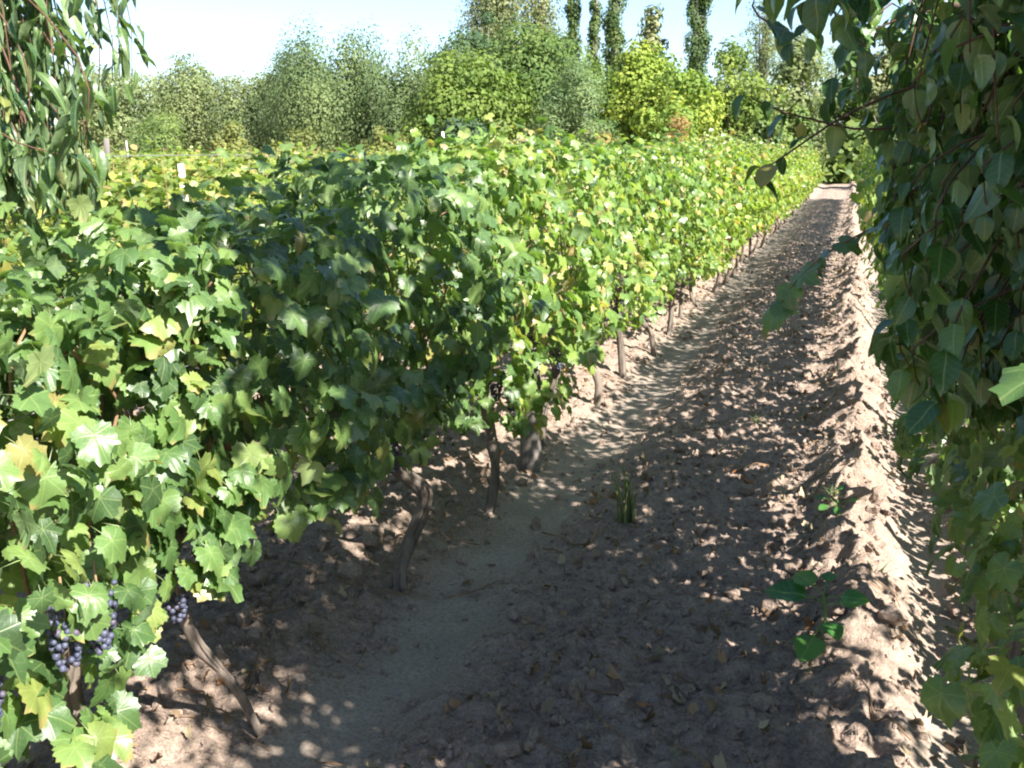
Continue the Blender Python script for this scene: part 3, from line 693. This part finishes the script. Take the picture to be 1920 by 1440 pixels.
o = link('crown', scatter_mesh(PEA_T, LP[rest]-pb, R[rest], LS[rest], rng.random(len(rest)), rng, 'crown'), PEACH, pea); o['kind'] = 'stuff'

# ------------------------------------------------------------------ weeds
WEED_T = [blade_leaf(RNG, wid=.40, n=8, fold=.12, droop=.4, taper=.8, point=.1) for _ in range(3)]
WEED_M = shared(WEED_T, 'leaf', WEED)
def weed(x, y, specs, label, h=.10):
    g = float(ground_h(x, y)); root = empty('weed', (x, y, g)); tag(root, label, 'weed'); rg = np.random.default_rng(int(x*100+y*1000) % 999)
    mb = MB(); mb.tube(smooth_path([(0, 0, -.02), (.01, 0, h*.5), (0, .01, h)], 6), .004, 5)
    P_, N_, T_, S_ = [], [], [], []
    for (a, zz, L, up) in specs:
        d = np.array([math.cos(a), math.sin(a), up]); s0 = np.array([0, 0, zz]); e = s0+d*.05
        mb.tube([s0, (s0+e)/2+[0, 0, .006], e], .002, 4); P_.append(e); N_.append([-.15*d[0]-.1, -.15*d[1]-.25, 1]); T_.append(d); S_.append(L)
    link('stem', mb.mesh('stem'), WEED, root)
    leaf_objects(WEED_M, np.array(P_), frames(np.array(N_), np.array(T_)), S_, root, rg)
weed(.00, 3.22, [(2.9, .13, .15, .1), (2.3, .15, .10, .3), (.3, .12, .10, .1), (-.1, .14, .09, .3), (-1.2, .09, .09, -.1), (-1.9, .06, .13, -.5), (1.4, .15, .06, .6)], 'dark green broad-leaved weed on the sunlit ridge at lower right', .15)
weed(.03, 4.35, [(2.9, .05, .05, .4), (.2, .05, .05, .4), (1.5, .06, .04, .8), (-1.6, .04, .05, .3), (-2.4, .04, .05, .3)], 'small bright green seedling higher up on the ridge', .06)
def tuft(x, y, n, h, spread, label):
    g = float(ground_h(x, y)); rg = np.random.default_rng(int(h*1000+n)); root = empty('grass_tuft', (x, y, g)); tag(root, label, 'grass tuft')
    for i in range(n):
        a = rg.uniform(0, 6.3); L = h*rg.uniform(.5, 1.05); o_ = np.array([math.cos(a), math.sin(a)])*spread; b0 = rg.normal(0, .02, 2)
        t = np.linspace(0, 1, 6); c = np.stack([b0[0]+o_[0]*t**1.8, b0[1]+o_[1]*t**1.8, L*(t-.25*t*t)], 1); w = .0045*(1-t**1.5)+.0004
        s_ = np.array([-math.sin(a), math.cos(a), 0]); V = np.vstack([c-s_*w[:, None], c+s_*w[:, None]]); F = []
        for k in range(5): F += [(k, k+1, k+7), (k, k+7, k+6)]
        link('blade', tri_mesh('blade', V, F, np.tile([.2, .5, rg.random()], (12, 1))), GRASS, root)
tuft(-.84, 4.32, 34, .36, .08, 'tall thin green grass tuft in the shade in the middle of the lane')
tuft(.02, 4.6, 14, .09, .07, 'low grass tuft on the crest of the ridge')
tuft(.17, 3.75, 12, .07, .06, 'tiny grass tuft on the near ridge beside the furrow')
tuft(-.45, 6.2, 14, .10, .07, 'small grass tuft farther up the lane')

rg = np.random.default_rng(88); n = 9000
xx = rg.uniform(.62, .98, n); yy = rg.uniform(.2, 14, n); zz = ground_h(xx, yy)+(.40+.2*noise2(yy*2, yy*0, 14))*rg.random(n)
me = scatter_mesh(MID_T, np.stack([xx, yy, zz], 1), frames(rg.normal(0, .5, (n, 3))+[.5, -.2, .7], rg.normal(size=(n, 3))), rg.uniform(.03, .07, n), rg.random(n), rg, 'furrow_shade_weeds')
tag(link('furrow_shade_weeds', me, VINE), 'mostly hidden low weeds added under the right row to shade the furrow', kind='stuff')  # added so that their shadow keeps the right furrow dark
# ------------------------------------------------------------------ background trees
def far_leaf_mat(name, a, b, c_): return leaf_mat(name, [(0, a), (.5, b), (1, c_)], trans=.26, rough=.65, spec=.2, mottle=.15)
FM = {
 'airy': far_leaf_mat('foliage_grey_green', (.085, .115, .048), (.130, .165, .068), (.180, .205, .090)),
 'willow': far_leaf_mat('foliage_willow', (.062, .095, .040), (.092, .130, .052), (.130, .165, .066)),
 'dark': far_leaf_mat('foliage_dark', (.035, .065, .034), (.055, .095, .045), (.090, .130, .055)),
 'pale': far_leaf_mat('foliage_pale', (.095, .118, .052), (.150, .170, .078), (.210, .215, .110)),
 'poplar': far_leaf_mat('foliage_poplar', (.040, .075, .028), (.065, .105, .035), (.105, .145, .045)),
 'maple': far_leaf_mat('foliage_leafy', (.070, .118, .026), (.115, .165, .034), (.170, .200, .046)),
 'big': far_leaf_mat('foliage_green', (.050, .090, .026), (.078, .125, .034), (.115, .160, .042)),
 'feather': far_leaf_mat('foliage_feathery', (.080, .130, .060), (.115, .170, .075), (.160, .205, .085)),
 'yellow': far_leaf_mat('foliage_yellow_green', (.105, .165, .030), (.170, .228, .038), (.240, .275, .050)),
 'bush': far_leaf_mat('foliage_bush', (.065, .105, .034), (.100, .150, .042), (.150, .195, .055)),
 'bushol': far_leaf_mat('foliage_olive', (.100, .120, .036), (.145, .158, .046), (.190, .185, .056)),
 'bushred': far_leaf_mat('foliage_rusty', (.160, .130, .050), (.230, .175, .065), (.290, .180, .070)),
}
TRI_L = (np.array([(-.42, .35, 0), (0, -.1, .06), (.42, .35, 0), (0, 1, -.1)], float), np.array([(0, 1, 2), (0, 2, 3)]), np.zeros((4, 3)))
NAR_L = (np.array([(-.16, .4, 0), (0, -.1, 0), (.16, .4, 0), (0, 1.3, -.1)], float), np.array([(0, 1, 2), (0, 2, 3)]), np.zeros((4, 3)))
def far_tree(kind, x, y, h, w, label, nclump=60, per=90, leaf=.16, shape='round', base=.22, narrow=False, droop=0., clump=.16, name='tree', seed=0, trunk_r=None, spray=1.0):
    rg = np.random.default_rng(1000+int(abs(x)*97+abs(y)*31)+seed)
    root = empty(name, (x, y, float(ground_h(x, y))-.05)); tag(root, label, 'bush' if 'bush' in name else 'tree')
    R_ = w/2; C = []
    while len(C) < nclump:
        if shape == 'column':
            f = rg.random(); r = R_*(np.clip(1.25*np.sin(np.pi*(f*.93+.05))**.55, .1, 1)); a = rg.uniform(0, 6.3); q = math.sqrt(rg.random())
            C.append((math.cos(a)*r*q*.7, math.sin(a)*r*q*.7, h*(base+(.97-base)*f)))
        else:
            v = rg.normal(size=3); v /= np.linalg.norm(v); q = rg.uniform(.55, .92) if rg.random() < .75 else rg.uniform(.1, .6)
            c = np.array([v[0]*R_*q, v[1]*R_*q, h*((1+base)/2)+v[2]*h*(1-base)/2*q])
            f = (c[2]/h-base)/(1-base); wid = np.interp(f, [0, .25, .6, 1], [.75, 1.05, .95, .5] if shape == 'round' else [1, 1, .62, .15])
            c[:2] *= wid; C.append(tuple(c))
    C = np.array(C); mb = MB(); tr = trunk_r or max(.05, h*.018)
    mb.tube(smooth_path([(0, 0, -.2), (rg.normal(0, .1), rg.normal(0, .1), h*.35), (rg.normal(0, .12), rg.normal(0, .12), h*(.94 if shape == 'column' else .7))], 12), np.linspace(tr*1.2, tr*.25, 12), 8, rough=.1)
    link('trunk', mb.mesh('trunk'), FBARK, root)
    mb = MB()
    for i in rg.choice(len(C), min(len(C), 26), replace=False):
        z0 = C[i][2]*rg.uniform(.35, .7); s0 = np.array([0, 0, z0]); mid = s0*.4+C[i]*.6+[0, 0, -.1*R_]
        mb.tube(smooth_path([s0, mid, C[i]], 6), np.linspace(tr*.4, tr*.08, 6), 4)
    link('limbs', mb.mesh('limbs'), FBARK, root)
    cr = clump*w*rg.uniform(.6, 1.35, len(C))
    P_ = []; N_ = []; TT = []; ct = rg.random(len(C))*.8+.05
    for ci, (c, r) in enumerate(zip(C, cr)):

        m = max(8, int(per*(r/(clump*w))**1.6)); v = rg.normal(size=(m, 3)); v /= np.linalg.norm(v, axis=1)[:, None]
        q = (rg.uniform(.35, 1.12, m)**.6)[:, None]; s_ = np.array([1, 1, 1.6 if shape == 'column' else .85+droop])
        p = c+v*q*r*s_; p[:, 2] -= droop*r*rg.random(m)*1.2; TT.append(ct[ci]+rg.normal(0, .05, m)); P_.append(p); N_.append(v*1.1+(c/np.array([R_, R_, h])-[0, 0, .5])*.5)
    # stray sprays breaking the outline
    k = int(nclump*1.6*spray); c = C[rg.integers(0, len(C), k)]; v = rg.normal(size=(k, 3)); v[:, 2] = np.abs(v[:, 2])*.8+.2; v /= np.linalg.norm(v, axis=1)[:, None]
    for j in range(k):
        m = 9; t = np.linspace(.6, rg.uniform(1.1, 1.1+.55*min(1, spray)), m)[:, None]; P_.append(c[j]+v[j]*t*clump*w*.8+rg.normal(0, .03, (m, 3))); N_.append(np.tile(v[j], (m, 1))); TT.append(np.full(m, rg.random()*.8))
    P_ = np.vstack(P_); N_ = np.vstack(N_)*1.2+rg.normal(0, .32, (len(P_), 3)); N_[:, 2] += .25
    P_[:, 2] = np.maximum(P_[:, 2], .05)
    T_ = rg.normal(0, .8, (len(P_), 3)); T_[:, 2] -= .2+droop*2.2
    s = leaf*rg.uniform(.6, 1.25, len(P_)); o = link('crown', scatter_mesh([NAR_L if narrow else TRI_L], P_, frames(N_, T_), s, np.concatenate(TT), rg, 'crown'), FM[kind], root)
    return root
T = far_tree
T('airy', -33.8, 43.9, 5.8, 5.6, 'thin grey-green tree just right of the peach leaves', 90, 190, .13, base=.1)
T('airy', -32.0, 46.8, 6.6, 6.0, 'tall airy tree with sparse upright sprays at the left', 90, 190, .13, base=.1)
T('airy', -28.8, 47.5, 5.9, 5.6, 'airy pale tree with sky showing through, left of the willows', 90, 190, .13, base=.1)
T('airy', -36.5, 46.0, 5.4, 4.2, 'pale tree mostly hidden behind the peach leaves', 40, 50, .2, base=.1)
T('willow', -25.4, 46.7, 7.2, 5.2, 'wispy-topped willow, leftmost of the three willows', 56, 420, .11, droop=.6, base=.12, clump=.15)
T('willow', -21.4, 42.5, 7.0, 8.0, 'broad rounded willow with dark hollows in its crown', 34, 1250, .11, droop=.7, base=.14, clump=.135, spray=.3)
T('willow', -17.9, 43.4, 7.1, 6.2, 'narrower willow at the right of the broad one', 30, 1000, .11, droop=.7, base=.14, clump=.16, spray=.3)
T('willow', -15.6, 42.0, 5.2, 4.4, 'low willow filling the dip before the tall trees', 34, 440, .11, droop=.7, base=.1)
T('dark', -23.2, 44.0, 5.2, 3.2, 'dark tree added as a shaded hollow between the leftmost and the broad willow', 60, 300, .14, base=.05)  # dark foliage put in to stand for shade inside the willow crowns
T('dark', -19.6, 53.9, 8.2, 5.0, 'dark blue-green tree left of the tall pale trees', 80, 150, .22, base=.1)
T('dark', -19.6, 57.0, 9.6, 2.6, 'dark slender tree under the tall pale trees', 46, 90, .22, base=.1)
T('pale', -20.2, 60.4, 13.0, 4.4, 'tallest pale tree, cut off by the top of the frame', 100, 190, .15, shape='column', base=.15, clump=.22)
T('pale', -18.3, 63.1, 14.0, 3.2, 'second tall pale tree beside the tallest one', 90, 190, .15, shape='column', base=.15, clump=.22)
T('maple', -12.8, 35.2, 5.3, 4.6, 'leafy yellow-green tree left of the big central tree', 90, 160, .14, base=.05)
T('big', -11.3, 38.9, 6.7, 6.0, 'big rounded green tree in the middle distance', 110, 230, .14, base=.05, clump=.15)
T('feather', -8.7, 34.3, 5.2, 3.2, 'soft feathery grey-green tree before the big central tree', 56, 170, .13, narrow=True, base=.05, shape='cone', clump=.17)
T('yellow', -7.2, 37.1, 5.7, 3.8, 'bright yellow-green tree right of the big central tree', 80, 160, .14, base=.05, shape='cone')
T('yellow', -5.6, 35.6, 4.5, 3.4, 'low yellow-green tree sloping down to the right', 70, 160, .14, base=.03)
T('dark', -7.0, 39.2, 4.3, 2.4, 'dark gap-filling shrub tree between the yellow-green trees', 34, 100, .2, base=.03)
T('poplar', -16.5, 63.8, 13.6, 1.0, 'thin dark poplar, leftmost of the poplars', 60, 170, .15, shape='column', base=.06, clump=.34)
T('poplar', -15.6, 65.9, 11.6, .8, 'short thin poplar beside the leftmost one', 44, 150, .15, shape='column', base=.06, clump=.36)
T('poplar', -13.7, 62.6, 14.0, 1.3, 'dark poplar behind the yellow-green tree', 66, 190, .15, shape='column', base=.05, clump=.30)
T('poplar', -8.8, 62.0, 14.2, 1.35, 'dark column poplar standing alone, rightmost of the poplars', 70, 200, .15, shape='column', base=.05, clump=.30)
T('pale', -11.4, 62.8, 10.6, 2.9, 'pale feathery tree between the dark poplars', 56, 70, .25, base=.1, shape='cone', clump=.18)
T('pale', -6.6, 61.8, 8.2, 2.6, 'pale slim tree right of the lone poplar', 40, 60, .18, narrow=True, shape='cone', base=.08, clump=.25)
T('airy', -5.0, 60.6, 11.6, 3.2, 'pale tall tree behind the hanging apricot leaves', 60, 80, .18, narrow=True, shape='cone', base=.08, clump=.22)
T('pale', -3.2, 65.1, 9.6, 2.8, 'pale tree near the far end of the lane', 46, 70, .18, narrow=True, shape='cone', base=.08, clump=.22)
T('airy', -1.6, 65.2, 8.2, 2.4, 'airy tree just left of the end of the lane', 40, 60, .18, narrow=True, shape='cone', base=.08, clump=.22)
T('big', -8.8, 52.0, 6.4, 4.4, 'green tree low behind the yellow-green trees', 46, 110, .22, base=.03)
T('maple', -5.3, 49.5, 6.6, 4.6, 'green tree low behind the far vines', 60, 150, .18, base=.03)
T('airy', -2.6, 55.5, 7.4, 4.2, 'pale green tree above the far end of the left row', 60, 130, .18, base=.05)
T('bush', -2.9, 50.5, 4.0, 2.4, 'grey-green bush at the far end of the left row', 40, 110, .2, base=.02, name='bush')
T('big', -.5, 68.0, 6.4, 5.0, 'green tree closing the far end of the lane', 50, 150, .22, base=.22)
T('dark', 2.6, 53.0, 5.2, 3.4, 'dark tree beyond the end of the right row', 50, 120, .22, base=.02)
T('pale', 1.6, 64.0, 9.8, 3.0, 'pale tree behind the end of the right row', 50, 70, .25, base=.1)
T('big', 6.5, 50.0, 7.0, 5.0, 'green tree hidden behind the apricot tree', 50, 100, .25, base=.05)
T('bush', -17.8, 24.7, 3.0, 2.2, 'rounded green bush with upright sprays beyond the vines', 46, 120, .11, base=.0, name='bush', narrow=True, shape='round')
T('dark', -18.9, 25.9, 1.9, 2.0, 'dark shaded bush under the rounded green bush', 30, 100, .12, base=.0, name='bush')
T('bushol', -16.4, 26.0, 2.45, 1.5, 'low olive bush left of the round olive bush', 34, 110, .10, base=.0, name='bush')
T('bushol', -14.3, 25.7, 2.75, 1.8, 'round olive-yellow bush before the broad willow', 40, 130, .10, base=.0, name='bush')
T('bushol', -12.4, 27.4, 2.7, 1.6, 'olive bush before the narrower willow', 36, 120, .10, base=.0, name='bush')
T('dark', -20.2, 44.8, 5.4, 5.6, 'dark foliage added as shade behind and beneath the willows', 60, 280, .14, base=.0, name='bush')  # added dark leaves, their colour imitates shade low in the willow band
T('dark', -12.2, 33.2, 3.0, 2.3, 'dark shade bush at the foot of the leafy tree', 36, 110, .15, base=.0, name='bush')
T('bushred', -9.6, 24.8, 2.0, 1.1, 'small rusty shrub behind the vine tops, left of the centre', 24, 80, .09, base=.0, name='bush')
T('bushred', -6.1, 27.4, 2.2, 1.1, 'small rusty-yellow bush below the yellow-green tree', 30, 100, .10, base=.0, name='bush')
T('bushred', -4.4, 28.9, 2.8, 1.5, 'orange-tinged shrub before the low yellow-green tree', 40, 110, .10, base=.0, name='bush', narrow=True)
T('bush', -20.8, 25.5, 2.0, 1.5, 'green bush at the left behind the peach leaves', 34, 100, .11, base=.0, name='bush')
T('bush', -3.6, 45.5, 3.4, 2.0, 'soft green bush behind the far vines', 36, 100, .18, base=.0, name='bush')
# continuous far undergrowth behind the field
rg = np.random.default_rng(71); n = 26000
xx = rg.uniform(-75, 45, n); yy = 60+rg.uniform(0, 6, n)+np.abs(xx+10)*.15
hh = 2.6+2.4*noise2(xx*.35, xx*0, 61)+1.6*noise2(xx*1.1, xx*0, 62); zz = hh*rg.random(n)**.8
N_ = rg.normal(0, .6, (n, 3)); N_[:, 1] -= .8; N_[:, 2] += .5
me = scatter_mesh([TRI_L], np.stack([xx, yy, zz], 1), frames(N_, rg.normal(size=(n, 3))), rg.uniform(.35, .7, n), rg.random(n), rg, 'undergrowth')
tag(link('undergrowth', me, FM['bush']), 'dense green undergrowth closing off the vineyard', kind='stuff')
